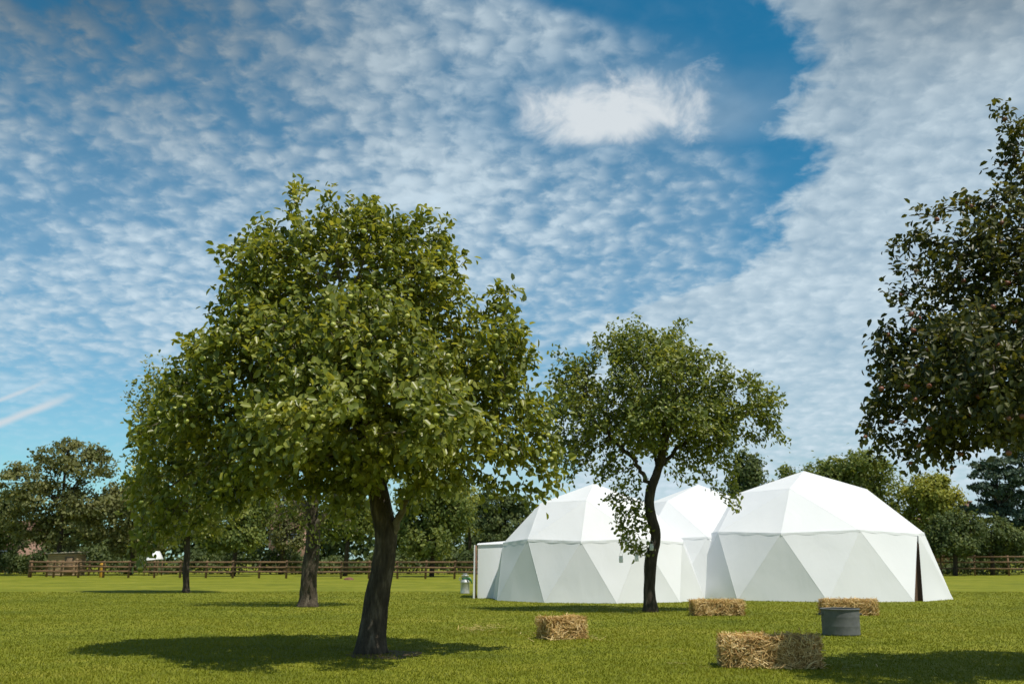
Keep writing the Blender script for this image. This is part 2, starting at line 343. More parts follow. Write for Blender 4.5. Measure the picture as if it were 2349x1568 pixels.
# second tree
Ds=G(1492,1403)[1]
t2,N2,T2=apple_tree('smaller apple tree with a crooked trunk standing in front of the white tents',None,
 [(1492,1403),(1490,1340),(1494,1280),(1505,1228),(1492,1180),(1491,1130),(1507,1085),(1520,1035),(1528,970),(1518,900)],.135,.075,
 [[(1490,1115),(1460,1065,-.2),(1410,1010,-.3),(1360,960,-.2)],[(1510,1078),(1560,1020,.2),(1630,985,.1),(1700,950,0)],[(1508,1085),(1500,1010,.8),(1490,940,1.2)],[(1508,1085),(1530,1010,-.8),(1560,930,-1.2)]],
 [(1500,870,185,105,0,1.5),(1440,790,95,48,0,.6),(1460,750,14,28,0,.1),(1560,805,70,48,0,.5),(1557,755,12,28,0,.1),(1335,930,85,115,0,.9),(1300,845,42,42,0,.3),(1690,930,98,80,0,.9),(1705,860,14,40,0,.15),
  (1640,865,55,50,0,.4),(1530,970,200,70,-.2,1.5),(1310,1040,55,60,0,.5),(1620,1040,85,38,0,.5),(1690,1120,20,45,0,.2),(1425,1130,36,50,-.2,.25),(1425,1210,24,55,-.2,.18),(1765,960,32,58,0,.3),(1740,1000,42,28,0,.3),(1390,1060,50,45,-.1,.4),(1590,1095,14,30,0,.12)],
 Ds,150,.14,.095,M['leaf_second'],.105,9,M['bark_dark'],M['apple_green'],50,thin=6,spread=.08,flare=.4,hole=-.17,hf_=1.25,nspr=70,lspr=.38,seed=9)
# middle tree behind
Dm=G(705,1391)[1]
apple_tree('apple tree with a stout sunlit trunk and bare grey lower twigs behind the largest tree',None,
 [(705,1391),(708,1340),(714,1280),(718,1220),(715,1170),(725,1110),(735,1040),(740,960)],.20,.11,
 [[(716,1215),(760,1160,-.2),(800,1090,-.3),(850,1020,-.2)],[(716,1190),(680,1120,.2),(630,1040,.1)],[(718,1230),(690,1170,-.4),(650,1120,-.6)]],
 [(740,960,200,120,0,1.6),(640,1060,110,70,0,.9),(820,1070,110,70,0,.9),(720,1120,110,60,0,.7),(790,1170,60,50,0,.5),(650,1150,60,45,0,.5),(740,1180,70,50,-.3,.5)],
 Dm,75,.16,.11,M['leaf_mid'],.10,5,M['bark'],thin=3,drop=.3,spread=.1,flare=.4,tipr=.006,hole=-.4)
# far left small tree
Dl=G(427,1359)[1]
apple_tree('slender apple tree with thin trunk and sparse yellowish top at the left',None,
 [(427,1359),(427,1310),(429,1250),(428,1200),(420,1130),(410,1050),(400,960)],.115,.06,
 [[(428,1200),(470,1140,-.2),(520,1080,0)],[(428,1200),(380,1150,.2),(330,1060,0)]],
 [(405,960,85,95,0,1.4),(350,910,42,52,0,.8),(328,990,34,80,0,.6),(342,868,10,24,0,.14),(300,890,9,24,0,.12),(385,850,14,36,0,.18),(440,1080,140,85,0,1.8),(385,1150,95,55,0,1.2),(480,1150,100,50,0,1),(308,950,18,32,0,.3),(325,1080,42,55,0,.6),(390,1205,75,35,0,.8),(480,1200,80,35,0,.8)],
 Dl,44,.20,.13,M['leaf_mid'],.145,8,M['bark_dark'],thin=6,spread=.14,varb=.16,flare=.4,hole=-.15,hf_=.9,nspr=40,lspr=.4)
# right dark tree
Dr=10.0
apple_tree('dark apple tree with reddish apples reaching in from the right edge',None,
 [(2560,1525),(2555,1420),(2540,1300),(2545,1180),(2530,1060),(2510,930),(2490,780)],.17,.08,
 [[(2530,1080),(2430,990,-.1),(2330,930,-.1),(2220,900,0)],[(2520,1000),(2450,800,0),(2390,600,0),(2350,430,0),(2325,320,0)],[(2530,1080),(2560,960,.8),(2580,850,1.4)]],
 [(2195,870,190,160,0,1.0),(2390,730,265,255,0,1.4),(2350,450,78,145,0,.4),(2330,320,42,85,0,.25),(2300,255,30,14,0,.07),(2130,570,78,68,0,.3),(2126,510,10,36,0,.06),(2080,630,48,40,0,.2),(2035,670,18,18,0,.1),
  (2085,985,98,82,0,.5),(2100,1055,16,34,0,.08),(2300,985,170,65,0,.8),(2560,760,240,260,0,1.3),(2570,800,220,200,.9,.8),(2020,800,30,32,0,.12),(2245,500,32,75,0,.15),(2060,790,70,95,0,.35),(2240,630,135,135,0,.6),(2055,900,65,75,0,.35),(2190,1040,12,30,0,.07),(2300,860,200,160,-1.0,.8),(2300,520,70,110,0,.35)],
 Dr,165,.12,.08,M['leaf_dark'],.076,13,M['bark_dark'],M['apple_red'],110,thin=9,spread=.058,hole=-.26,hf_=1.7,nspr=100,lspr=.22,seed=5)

# ---------------------------------------------------------------- jar lanterns hanging from second tree
for k,(px,py) in enumerate([(1425,1290),(1462,1287),(1497,1262)]):
    p=P(px,py,Ds-.45); c=N2[T2:]; dz=c[:,2]-p[2]; hd=np.hypot(c[:,0]-p[0],c[:,1]-p[1])+np.where(dz<.35,9,0)+.25*np.abs(dz); q=c[hd.argmin()]
    p[1]=.5*p[1]+.5*q[1] if k<2 else Ds-.3
    lab=['leftmost glass jar lantern hanging from the crooked apple tree','middle glass jar lantern hanging just left of the crooked trunk','glass jar lantern hanging highest, in front of the crooked trunk'][k]
    t=thing('jar_lantern',p,lab,'lantern','jar lanterns hung from the apple tree')
    a=MB(); a.lathe([(0.001,0),(.040,.002),(.044,.015),(.044,.10),(.034,.125),(.034,.14),(.031,.14),(.031,.122),(.040,.098),(.040,.018),(.001,.006)],n=16); a.build('glass',M['glass'],t,smooth=True)
    a=MB(); a.lathe([(.036,.122),(.038,.124),(.038,.143),(.035,.145),(.034,.124)],n=16); a.build('collar',M['lid'],t,smooth=True)
    a=MB(); a.tube([(-.038,0,.135),(-.03,0,.19),(0,0,.215),(.03,0,.19),(.038,0,.135)],.0025,5); a.build('handle',M['lid'],t)
    a=MB(); a.tube([(0,0,.213),tuple(q-p)],.003,4); a.build('string',M['twine'],t)

# ---------------------------------------------------------------- dome tents
def dome(label,px,D,R,zs,a0,par_,door=None):
    x=P(px,1370,D)[0]; phi=math.atan2(x,D); rt=np.array([math.cos(phi),-math.sin(phi),0]); tc=np.array([-math.sin(phi),-math.cos(phi),0]); c=np.array([x,D,0.])
    def pt(a,r,z): a=math.radians(a); return c+R*r*(math.sin(a)*rt+math.cos(a)*tc)+np.array([0,0,z*R*zs])
    B=[pt(a0+36*k,1,0) for k in range(10)]
    E=[pt(a0+18+36*k,.870 if k%2==par_ else .858,.475 if k%2==par_ else .497) for k in range(10)]
    T={k:pt(a0+18+36*k,.515,.825) for k in range(10) if k%2==par_}; top=pt(0,0,1)
    root=thing('dome_tent',c,label,'tent')
    def sub(mb,a,b_,c_,n=9,belly=.012):
        V=[];id_={}
        nn=nrm(np.cross(b_-a,c_-a)); 
        if nn@((a+b_+c_)/3-c-np.array([0,0,-.5]))<0: nn=-nn
        for i in range(n+1):
            for j in range(n+1-i):
                u,v=i/n,j/n; w=1-u-v; p=a*w+b_*u+c_*v
                e=27*u*v*w; p=p-nn*belly*R*.35*e+nn*(.010*mnoise.noise(Vector(p*1.3))+.006*mnoise.noise(Vector((p[0]*3,p[1]*3,p[2]*1.2))))*min(1,e*2)
                id_[(i,j)]=len(V); V.append(p)
        Tt=[]
        for i in range(n):
            for j in range(n-i):
                Tt.append([id_[(i,j)],id_[(i+1,j)],id_[(i,j+1)]])
                if i+j<n-1: Tt.append([id_[(i+1,j)],id_[(i+1,j+1)],id_[(i,j+1)]])
        mb.add(V,None,Tt)
    wl=MB(); rf=MB()
    for k in range(10):
        k1=(k+1)%10
        if door!=k: sub(wl,B[k],B[k1],E[k])
        sub(wl,E[k],B[k1],E[k1])
        if k%2==par_:
            sub(rf,E[k-1],E[k],T[k]); sub(rf,E[k],E[k1],T[k]); k2=(k+2)%10
            sub(rf,E[k1],T[k2],T[k]); sub(rf,T[k],T[k2],top)
    wl.build('wall',M['canvas'],root,c,smooth=True); rf.build('roof',M['canvas'],root,c,smooth=True)
    # overlap strip of roof hanging over wall
    va=MB()
    for k in range(10):
        a,b_=E[k],E[(k+1)%10]; m=16; V=[]
        for q in range(m+1):
            t=q/m; p=a*(1-t)+b_*t; o=nrm((p-c)*np.array([1,1,0])); sag=.018*math.sin(math.pi*t)+.006*math.sin(t*19+k)
            V+= [p+o*.008+np.array([0,0,.02]),p+o*(.022+.007*math.sin(t*17+k*2))+np.array([0,0,-.04-sag])]
        va.add(V,[[2*q,2*q+1,2*q+3,2*q+2] for q in range(m)])
    va.build('valance',M['canvas'],root,c)
    se=MB()
    def ed(p,q): 
        o1=nrm(p-c)*-.003; se.tube([p+o1,(p+q)/2+o1,q+o1],.006,5,cap=False)
    for k in range(10):
        k1=(k+1)%10
        ed(B[k],E[k]); ed(E[k],B[k1])
        if k%2==par_: k2=(k+2)%10; ed(E[k],T[k]); ed(E[k-1],T[k]); ed(E[k1],T[k]); ed(T[k],T[k2]); ed(T[k],top)
    se.build('seam',M['canvas'],root,c)
    if door is not None:
        a,b_,e=B[door],B[(door+1)%10],E[door]; o=nrm((a+b_)/2-c)
        st=a*.87+b_*.13; f=MB()
        sub(f,st+o*.10,b_+o*.02,e+o*.03,10,.03)
        f.build('door_flap',M['canvas'],root,c,smooth=True)
        f=MB(); f.add([a-o*.12,b_-o*.12,e-o*.10],None,[[0,1,2]]); f.build('doorway_dark_panel',M['doorway_shade'],root,c)  # added dark panel behind the gap, its colour standing in for interior shade
    return root,c
dome('right dome tent, largest of three, with a dark doorway gap at its right',1862,31.2,3.95,.962,-66,1,door=3)
dome('left dome tent of white canvas, half hidden behind the crooked apple tree',1367,29.6,3.08,1.07,-62,1)
dome('middle dome tent of white canvas joining the two front tents from behind',1612,33.2,3.6,.98,-50,0)
# annex porch
c=P(1130,1363,30.5); c[2]=0; t=thing('porch_tent',c,'low boxy white porch tent with reddish doorway edge at the left end of the tents','tent')
a=MB(); x0,x1=P(1097,1300,30.5)[0]-c[0],P(1200,1300,30.5)[0]-c[0]; h0=1.53;h1=1.58
Vp=[(x0,-.5,0),(x1,-.5,0),(x1,-.45,h1),(x0,-.42,h0),(x0,1.6,0),(x1,1.6,0),(x1,1.5,h1),(x0,1.5,h0)]
a.add(Vp,[[0,1,2,3],[5,4,7,6],[1,5,6,2]]); a.build('wall',M['canvas'],t)
a=MB(); a.add([(x0-.03,-.46,h0),(x1,-.49,h1),(x1,.5,h1+.12),(x0-.03,.5,h0+.06),(x1,1.56,h1),(x0-.03,1.56,h0)],[[0,1,2,3],[3,2,4,5]]); a.build('roof',M['canvas'],t)
a=MB(); a.beam((x0-.05,-.53,0),(x0-.05,-.45,h0-.02),.04,.05); a.build('door_edge',M['redtrim'],t)
a=MB(); a.add([(x0-.13,-.56,0),(x0-.075,-.56,0),(x0-.075,-.48,h0),(x0-.11,-.48,h0)],[[0,1,2,3]]); a.build('door_flap',M['canvas'],t)

# ---------------------------------------------------------------- hay bales
def bale(c,L,Wd,Hh,rz,label,ns,seed):
    r=np.random.default_rng(seed); t=thing('hay_bale',(c[0],c[1],0),label,'hay bale','straw bales set out on the grass',rz)
    bm=bmesh.new(); bmesh.ops.create_cube(bm,size=1); bmesh.ops.subdivide_edges(bm,edges=bm.edges[:],cuts=9,use_grid_fill=True)
    for v in bm.verts:
        p=v.co; q=Vector((p.x*2,p.y*2,p.z*2)); l=max(abs(q.x)**8+abs(q.y)**8+abs(q.z)**8,1e-6)**(1/8); p=p/max(l,.5) if l>1 else p
        v.co=Vector((p.x*(L-.03),p.y*(Wd-.03),p.z*(Hh-.03)+Hh/2))
        v.co+=Vector((1,1,1))*mnoise.noise(v.co*7+Vector((seed,0,0)))*.018
    me=bpy.data.meshes.new('straw_body'); bm.to_mesh(me); bm.free(); me.materials.append(M['straw_core']); o=bpy.data.objects.new('straw_body',me); COL.objects.link(o); o.parent=t
    fa=np.array([L*Hh,L*Hh,Wd*Hh,Wd*Hh,L*Wd]); f=r.choice(5,ns,p=fa/fa.sum()); u=r.uniform(-.5,.5,ns); v=r.uniform(-.5,.5,ns)
    pos=np.zeros((ns,3)); nn=np.zeros((ns,3)); t1=np.zeros((ns,3)); t2_=np.zeros((ns,3))
    for k in range(5):
        m=f==k
        if k<2: sg=-1 if k==0 else 1; pos[m]=np.stack([u[m]*L,np.full(m.sum(),sg*Wd/2),(v[m]+.5)*Hh],1); nn[m]=(0,sg,0); t1[m]=(1,0,0); t2_[m]=(0,0,1)
        elif k<4: sg=-1 if k==2 else 1; pos[m]=np.stack([np.full(m.sum(),sg*L/2),u[m]*Wd,(v[m]+.5)*Hh],1); nn[m]=(sg,0,0); t1[m]=(0,1,0); t2_[m]=(0,0,1)
        else: pos[m]=np.stack([u[m]*L,v[m]*Wd,np.full(m.sum(),Hh)],1); nn[m]=(0,0,1); t1[m]=(1,0,0); t2_[m]=(0,1,0)
    a=r.uniform(0,math.pi,ns); d=nrm(t1*np.cos(a)[:,None]+t2_*np.sin(a)[:,None]*.9+nn*r.normal(.0,.30,ns)[:,None]); ln=r.uniform(.04,.16,ns)*np.where(r.random(ns)<.06,1.6,1)
    s=nrm(np.cross(d,nn+r.normal(0,.35,(ns,3))+np.array([0,0,.3])))*(r.uniform(.002,.005,ns))[:,None]; off=nn*r.uniform(-.02,.022,ns)[:,None]
    lump=np.array([mnoise.noise(Vector(q*6)) for q in pos])[:,None]; pos=pos+nn*lump*.025
    p0=pos+off-d*ln[:,None]/2; p1=pos+off+d*ln[:,None]/2; pm=pos+off+nn*r.uniform(0,.015,ns)[:,None]
    for q in (p0,p1,pm): q[:,2]=np.maximum(q[:,2],.004)
    V=np.stack([p0-s,p0+s,pm+s,pm-s,p1+s,p1-s],1).reshape(-1,3); i=np.arange(ns)[:,None]*6
    Q=np.concatenate([i+[[0,1,2,3]],i+[[3,2,4,5]]],1).reshape(-1,4)
    mesh_np('loose_straw',V,Q,M['straw'],t,None,np.repeat(np.clip(r.normal(.45,.28,ns)+.35*lump[:,0],0,1),2))
    for y in (-Wd*.22,Wd*.22):
        k=.012; a=MB(); a.tube([(-L/2-k,y,.02),(-L/2-k,y,Hh),( -L/2+.05,y,Hh+k),(0,y,Hh+k*.6),(L/2-.05,y,Hh+k),(L/2+k,y,Hh),(L/2+k,y,.02)],.005,5); a.build('twine',M['twine'],t)
def at(px,py,dy=0): g_=G(px,py); g_[1]+=dy; return g_
bale(at(1778,1533,.22),.99,.44,.30,math.radians(-7),'nearest straw bale, lying long side on at the bottom right',4200,1)
bale(at(1291,1467,.25),.60,.38,.29,math.radians(28),'straw bale turned end on, between the leaning trunk and the crooked tree',2400,2)
bale(at(1651,1412,.25),1.02,.46,.29,math.radians(3),'straw bale directly in front of the tents, right of the crooked tree',2200,3)
bale(at(1956,1411,.25),1.08,.46,.30,math.radians(-3),'straw bale partly hidden behind the grey metal tub',2200,4)
# straw litter
ns=200; c=G(1092,1445); pos=np.stack([c[0]+rng.normal(0,.22,ns),c[1]+rng.normal(0,.5,ns),.03+.03*rng.random(ns)],1)
c2=G(1291,1466); k=60; pos[:k]=np.stack([c2[0]+rng.normal(0,.35,k),c2[1]+rng.normal(0,.35,k),.03+.03*rng.random(k)],1)
c2=G(1778,1536); pos[k:k+40]=np.stack([c2[0]+rng.normal(0,.45,40),c2[1]+rng.normal(0,.2,40),.03+.03*rng.random(40)],1)
d=nrm(rng.normal(size=(ns,3))*[1,1,.15]); s=nrm(np.cross(d,[0,0,1.]))*.004; V=np.stack([pos-d*.06-s,pos-d*.06+s,pos+d*.06+s,pos+d*.06-s],1).reshape(-1,3)
tag(mesh_np('straw_litter',V,np.arange(4*ns).reshape(-1,4),M['straw'],var=rng.uniform(.4,.9,ns)),'scattered loose straw lying on the grass near the bales','straw',kind='stuff')
# soil at foot of the front tree
c=G(862,1500); a=MB(); V=[(c[0],c[1],.004)]; 
for k in range(40):
    t_=k/40*2*math.pi; r=.42*(1+.35*mnoise.noise(Vector((math.cos(t_)*1.5,math.sin(t_)*1.5,3)))); V.append((c[0]+.1+r*math.cos(t_)*1.1,c[1]+r*math.sin(t_)*1.2,.004))
a.add(V,None,[[0,1+k,1+(k+1)%40] for k in range(40)]); tag(a.build('soil',M['soil']),kind='structure')

# ---------------------------------------------------------------- metal tub
c=at(1944,1459,.27); t=thing('metal_tub',c,'round grey galvanised metal tub standing on the grass','tub')
r=.28;h=.40; a=MB()
a.lathe([(.001,.004),(r*.965,.004),(r*.98,.02),(r*.974,.035),(r*.976,h*.33),(r*.980,h*.345),(r*.977,h*.36),(r*.979,h*.66),(r*.983,h*.675),(r*.981,h*.69),(r*.985,h-.03)],n=40)
a.lathe([(r*.97,h-.03),(r*.95,.03),(.001,.025)],n=40); a.build('body',M['galv'],t,smooth=True)
a=MB(); an=np.arange(41)*2*math.pi/40; a.tube(np.stack([np.cos(an)*r,np.sin(an)*r,np.full(41,h-.02)],1),.011,8,cap=False); a.build('rim',M['galv'],t,smooth=True)
for sg in (-1,1):
    a=MB(); a.tube([(sg*r*.97,-.07,h*.80),(sg*(r+.02),-.065,h*.78),(sg*(r+.025),0,h*.73),(sg*(r+.02),.065,h*.78),(sg*r*.97,.07,h*.80)],.008,6); a.build('handle',M['galv'],t,smooth=True)
# ---------------------------------------------------------------- milk churn
c=at(1066,1361,.17); t=thing('milk_churn',c,'silvery milk churn with green ribbon standing at the left end of the tents','milk churn')
a=MB(); a.lathe([(.001,.003),(.15,.003),(.155,.012),(.15,.03),(.15,.36),(.157,.37),(.15,.38),(.14,.41),(.105,.47),(.095,.50),(.095,.53),(.125,.57),(.128,.575),(.12,.578)],n=32); a.build('body',M['churn'],t,smooth=True)
a=MB(); a.lathe([(.122,.578),(.13,.58),(.13,.592),(.09,.60),(.06,.61),(.06,.63),(.085,.635),(.085,.645),(.001,.652)],n=32); a.build('lid',M['churn'],t,smooth=True)
for sg in (-1,1):
    a=MB(); a.tube([(sg*.135,0,.42),(sg*.19,0,.43),(sg*.20,0,.47),(sg*.17,0,.52),(sg*.10,0,.53)],.011,6); a.build('handle',M['churn'],t,smooth=True)
a=MB(); an=np.arange(25)*2*math.pi/24; a.tube(np.stack([np.cos(an)*.105,np.sin(an)*.105,np.full(25,.49)],1),.018,6,cap=False)
for k in range(5): a.tube([(.06,-.10,.49),(.13+.02*k,-.15,.50-.02*k),(.20+.01*k,-.15,.44-.03*k+.04*(k%2))],[.02,.028,.012],5)
a.build('ribbon',M['ribbon'],t,smooth=True)

# ---------------------------------------------------------------- fences
def fence(A,B,hgt,rails,label,sp_=1.8,name='post_and_rail_fence'):
    t=thing(name,(A[0],A[1],0),label,'fence'); L=np.linalg.norm(B-A); k=int(round(L/sp_)); d=(B-A)/L; ang=math.atan2(d[1],d[0]); nv=np.array([-d[1],d[0],0])
    for i in range(k+1):
        p=d*L*i/k+np.array([0,0,(hgt+.05)/2-.02])
        a=MB(); a.box((0,0,0),(.11,.09,hgt+.09),ang); o=a.build('post',M['fence'],t); o.location=tuple(p+np.array([0,0,rng.uniform(-.03,.03)])); o.rotation_euler=(rng.normal(0,.02),rng.normal(0,.02),0)
    for z in rails:
        for i in range(0,k,2):
            j=min(i+2,k); a=MB(); a.beam(d*L*i/k-nv*.066+np.array([0,0,z*hgt+rng.normal(0,.012)]),d*(L*j/k-.01)-nv*.066+np.array([0,0,z*hgt+rng.normal(0,.012)]),.04,.10); a.build('rail',M['fence'],t)
FA,FB=G(66,1323.5),G(1110,1327.5)
fence(FA,FB,1.0,(.38,.66,.95),'long brown post and rail fence crossing behind the apple trees on the left')
fence(G(66,1323.5)+np.array([-.0,.25,0]),G(66,1323.5)+np.array([1.0,9,0]),1.0,(.38,.66,.95),'short brown rail fence running back past the shed at the far left')
fence(G(2085,1319),G(2640,1321),1.38,(.36,.68,.95),'tall brown rail fence behind the tents on the right',2.2)
# ---------------------------------------------------------------- shed, container, heap, canopy
Dsd=72.; x0,x1=P(118,1300,Dsd)[0],P(186,1300,Dsd)[0]; c=np.array([(x0+x1)/2,Dsd,0]); w=x1-x0; hh=1.52
t=thing('garden_shed',c,'small low wooden shed with pale roof beyond the fence at far left','shed')
a=MB()
for k in range(10): a.box((0,.0,.075+k*.15),(w*.94-.006*(k%2),1.7-.006*(k%2),.150))
a.build('wall',M['plank'],t)
a=MB(); a.beam((-w*.53,0,hh+.0),(w*.53,0,hh+.10),2.0,.07); a.build('roof',M['shedroof'],t)
a=MB(); a.box((w*.26,-.87,.68),(.60,.03,1.25)); o=a.build('door',M['door_wood'],t)
a=MB(); a.box((w*.26+.22,-.90,.7),(.04,.03,.16)); a.build('handle',M['dark'],o)
Dy=66.; c=P(235,1300,Dy); c[2]=0; t=thing('yellow_container',c,'small yellow container standing just right of the low wooden shed','container')
a=MB(); a.lathe([(.001,0),(.14,0),(.16,.05),(.17,.68),(.16,.76),(.14,.78)],n=16); a.build('body',M['yellow'],t,smooth=True)
a=MB(); a.lathe([(.175,.76),(.185,.78),(.175,.84),(.09,.89),(.001,.90)],n=16); a.build('lid',M['yellow'],t,smooth=True)
c=G(800,1329); t=MB(); t.lathe([(.30,-.02),(.29,.03),(.22,.09),(.12,.13),(.001,.145)],c,14); V=t.V[0]
for v_ in V: v_+=np.array([1,1,.5])*mnoise.noise(Vector(v_*4))*.07
o=t.build('earth_heap',M['rust'],smooth=True); tag(o,'tiny reddish brown heap on the grass in front of the long fence','heap')
Dc=72.; c=P(352,1300,Dc); c[2]=0; t=thing('white_canopy',c,'small white canopy with sloping roof beyond the fence, seen left of the slender tree','canopy'); a=MB()
a.add([(-.5,-.5,1.05),(.5,-.5,1.15),(.5,.5,1.15),(-.5,.5,1.05),(.2,-.5,1.7),(.2,.5,1.7)],[[0,4,5,3],[4,1,2,5]],[[0,1,4],[2,3,5]]); a.build('cover',M['canvas'],t)
for sx in (-.45,.45):
    for sy in (-.45,.45): a=MB(); a.beam((sx,sy,0),(sx,sy,1.09),.05,.05); a.build('leg',M['fence'],t)

# ---------------------------------------------------------------- houses
def house(px0,px1,D,ridge,eave,label,chim=None,dep=7.,nwin=4):
    a0,a1=P(px0,eave,D),P(px1,eave,D); he=a0[2]; hr=P((px0+px1)/2,ridge,D)[2]; c=np.array([(a0[0]+a1[0])/2,D,0]); w=a1[0]-a0[0]
    t=thing('brick_house',c,label,'house'); a=MB(); a.box((0,dep/2,he/2),(w,dep,he))
    for sx in (-1,1): a.add([(sx*w/2,0,he),(sx*w/2,dep,he),(sx*w/2,dep/2,hr-.12)],None,[[0,1,2]])
    a.build('wall',M['brick'],t)
    a=MB()
    for s_ in (0,1):
        y0=-.35 if s_==0 else dep+.35; V=[]; 
        rows=14
        for q in range(rows+1):
            f=q/rows; y=y0+(dep/2-y0)*f; z=he-.18+(hr-he+.18)*f
            V+=[(-w/2-.3,y,z+.03),(w/2+.3,y,z+.03),(-w/2-.3,y,z+.06),(w/2+.3,y,z+.06)]
        Q=[]
        for q in range(rows): Q+=[[4*q+2,4*q+3,4*q+5,4*q+4],[4*q,4*q+1,4*q+3,4*q+2]]
        a.add(V,Q)
    rf=a.build('roof',M['tile'],t)
    if chim: 
        p=P(chim[0],chim[1],D+dep/2)-c; a=MB(); a.box((p[0],dep/2,(hr-.4+p[2])/2),(.55,.75,p[2]-hr+.4)); a.box((p[0],dep/2,p[2]),(.66,.86,.12)); a.build('chimney',M['brick'],rf)
    for k in range(nwin):
        x=-w/2+w*(k+.5)/nwin
        for z in ([he*.28,he*.74] if he>3.8 else [he*.55]):
            a=MB(); a.box((x,-.02,z),(1.1,.06,1.05)); f=a.build('window',M['white_paint'],t)
            for q in (-.26,.26):
                a=MB(); a.box((x+q,-.06,z),(.44,.03,.9)); a.build('pane',M['dark'],f)
house(-160,36,88,1190,1246,'brick house with brown tiled roof at the extreme left edge',None)
house(618,694,98,1160,1210,'pinkish brick house glimpsed through trees behind the middle apple tree',(632,1146),nwin=2)
house(2085,2235,92,1180,1216,'brick house with red roof half buried in trees on the right',(2218,1150))

# ---------------------------------------------------------------- background trees
def bg_tree(label,px,D,lobes,mat,ls,n,flat=1.0,clr=.33,name='broadleaf_tree',group=None,trunkR=.18):
    c=P(px,1300,D); base=np.array([c[0],D,0.]); sc=scale(D); root=thing(name,base,label,'tree',group)
    area=np.array([l[2]*l[3] for l in lobes],float); area/=area.sum(); PP=[];OO=[];VV=[]; tb=MB(); 
    zc=max(P(l[0],l[1],D)[2] for l in lobes)
    tk=np.array([base+[0,0,-.1],base+[.1,0,zc*.35],base+[-.1,.1,zc*.7],base+[.0,0,zc]]); tb.tube(tk,[trunkR,trunkR*.8,trunkR*.55,trunkR*.2],9); tb.build('trunk',M['bark_dark'],root,base,smooth=True)
    lm=MB()
    for l,ar in zip(lobes,area):
        cc=P(l[0],l[1],D); cc[1]+=rng.uniform(-.4,.4)*sc*l[2]; R=np.array([l[2]*sc,(l[2]*.6+l[3]*.4)*sc,l[3]*sc]); m=max(4,int(n*ar)); nc=max(12,int(26+m/90))
        u=nrm(rng.normal(size=(nc,3)))*(rng.uniform(.35,1,(nc,1))**.5); cen=cc+u*R*.88; k=rng.integers(0,nc,m); cr=R.min()*clr*rng.uniform(.5,1.25,nc)
        off=rng.normal(size=(m,3))*.6*np.array([1,1,flat]); p=cen[k]+off*cr[k][:,None]*np.array([1/flat**.5,1/flat**.5,1]); PP.append(p); OO.append(nrm(p-cc)+.8*nrm(off)); VV.append(np.clip(.45+rng.normal(0,.18,nc)[k]+rng.normal(0,.15,m)+.12*u[k][:,2],0,1))
        st=tk[1]*.4+tk[2]*.6; lm.tube([st,(st+cc)/2+[0,0,-.2],cc],[trunkR*.4,trunkR*.28,trunkR*.1],5)
        for q in range(min(10,nc)): lm.tube([cc,(cc+cen[q])/2+[0,0,.1],cen[q]],[trunkR*.15,trunkR*.1,.02],4)
    lm.build('branches',M['bark_dark'],root,base,smooth=True)
    p=np.vstack(PP);o_=np.vstack(OO);v=np.concatenate(VV); keep=p[:,2]>.1; p,o_,v=p[keep],o_[keep],v[keep]; m=len(p)
    V,Q=leaf_geo(p,rng.normal(size=(m,3))+np.array([0,0,-.2])+o_*.2,o_*1.2+np.array([0.1,-.2,.4])+rng.normal(0,.35,(m,3)),ls*rng.uniform(.6,1.3,m),.65)
    mesh_np('crown',V,Q,mat,root,base,var=np.repeat(v,2))
bg_tree('dark feathery tree towering over the wooden shed at far left',130,72,[(70,1110,75,45),(150,1050,80,42),(205,1075,60,48),(120,1150,130,50),(200,1160,75,50),(60,1190,80,50),(150,1220,110,45),(225,1035,25,22),(40,1080,28,24),(150,1015,40,14)],M['leaf_bgb'],.25,12000,.5,name='conifer_tree')
bg_tree('dark scrubby tree against the left frame edge beyond the fence',-10,76,[(-20,1180,60,70),(20,1230,45,50),(-60,1150,60,60),(25,1150,35,40)],M['leaf_bgd'],.24,6000)
bg_tree('brownish olive tree between the wooden shed and the slender tree',300,74,[(300,1170,70,65),(260,1150,45,45),(340,1230,60,45),(290,1235,60,40),(330,1130,50,40)],M['leaf_bgb'],.24,8000)
bg_tree('fresh green rounded tree seen right of the slender trunk beyond the fence',535,70,[(540,1200,60,55),(510,1150,45,45),(580,1160,50,50),(560,1230,60,35),(500,1235,45,35),(470,1190,40,50)],M['leaf_bg'],.24,9000)
bg_tree('thin olive tree left of the stout middle trunk beyond the fence',645,78,[(640,1170,50,65),(665,1230,45,35),(610,1110,40,40),(690,1170,30,50)],M['leaf_bgb'],.22,4500)
bg_tree('slim leafy tree between the stout trunk and the leaning trunk',792,70,[(790,1160,60,60),(820,1200,45,45),(760,1200,45,40),(800,1110,45,40)],M['leaf_bg'],.24,7000)
bg_tree('bushy bright green tree just right of the leaning trunk beyond the fence',990,68,[(1000,1190,78,60),(960,1140,55,55),(1040,1170,50,55),(990,1240,85,35),(1030,1120,45,40),(940,1220,40,45)],M['leaf_bg'],.24,12000)
bg_tree('dark layered pine just left of the tents',1150,84,[(1140,1160,50,26),(1180,1150,45,20),(1110,1185,50,25),(1200,1180,45,25),(1150,1205,70,28),(1120,1130,25,14),(1165,1235,80,30)],M['leaf_bgd'],.26,9000,.5,name='pine_tree')
bg_tree('yellow green tree peeping between the bushy tree and the pine',1075,92,[(1070,1150,40,40),(1050,1120,35,30),(1090,1200,40,50)],M['leaf_bgy'],.24,3500)
bg_tree('dark dense tree rising behind the middle tent',1718,62,[(1716,1075,38,45),(1722,1120,42,50),(1700,1130,40,45),(1725,1180,45,50)],M['leaf_bgd'],.2,8000)
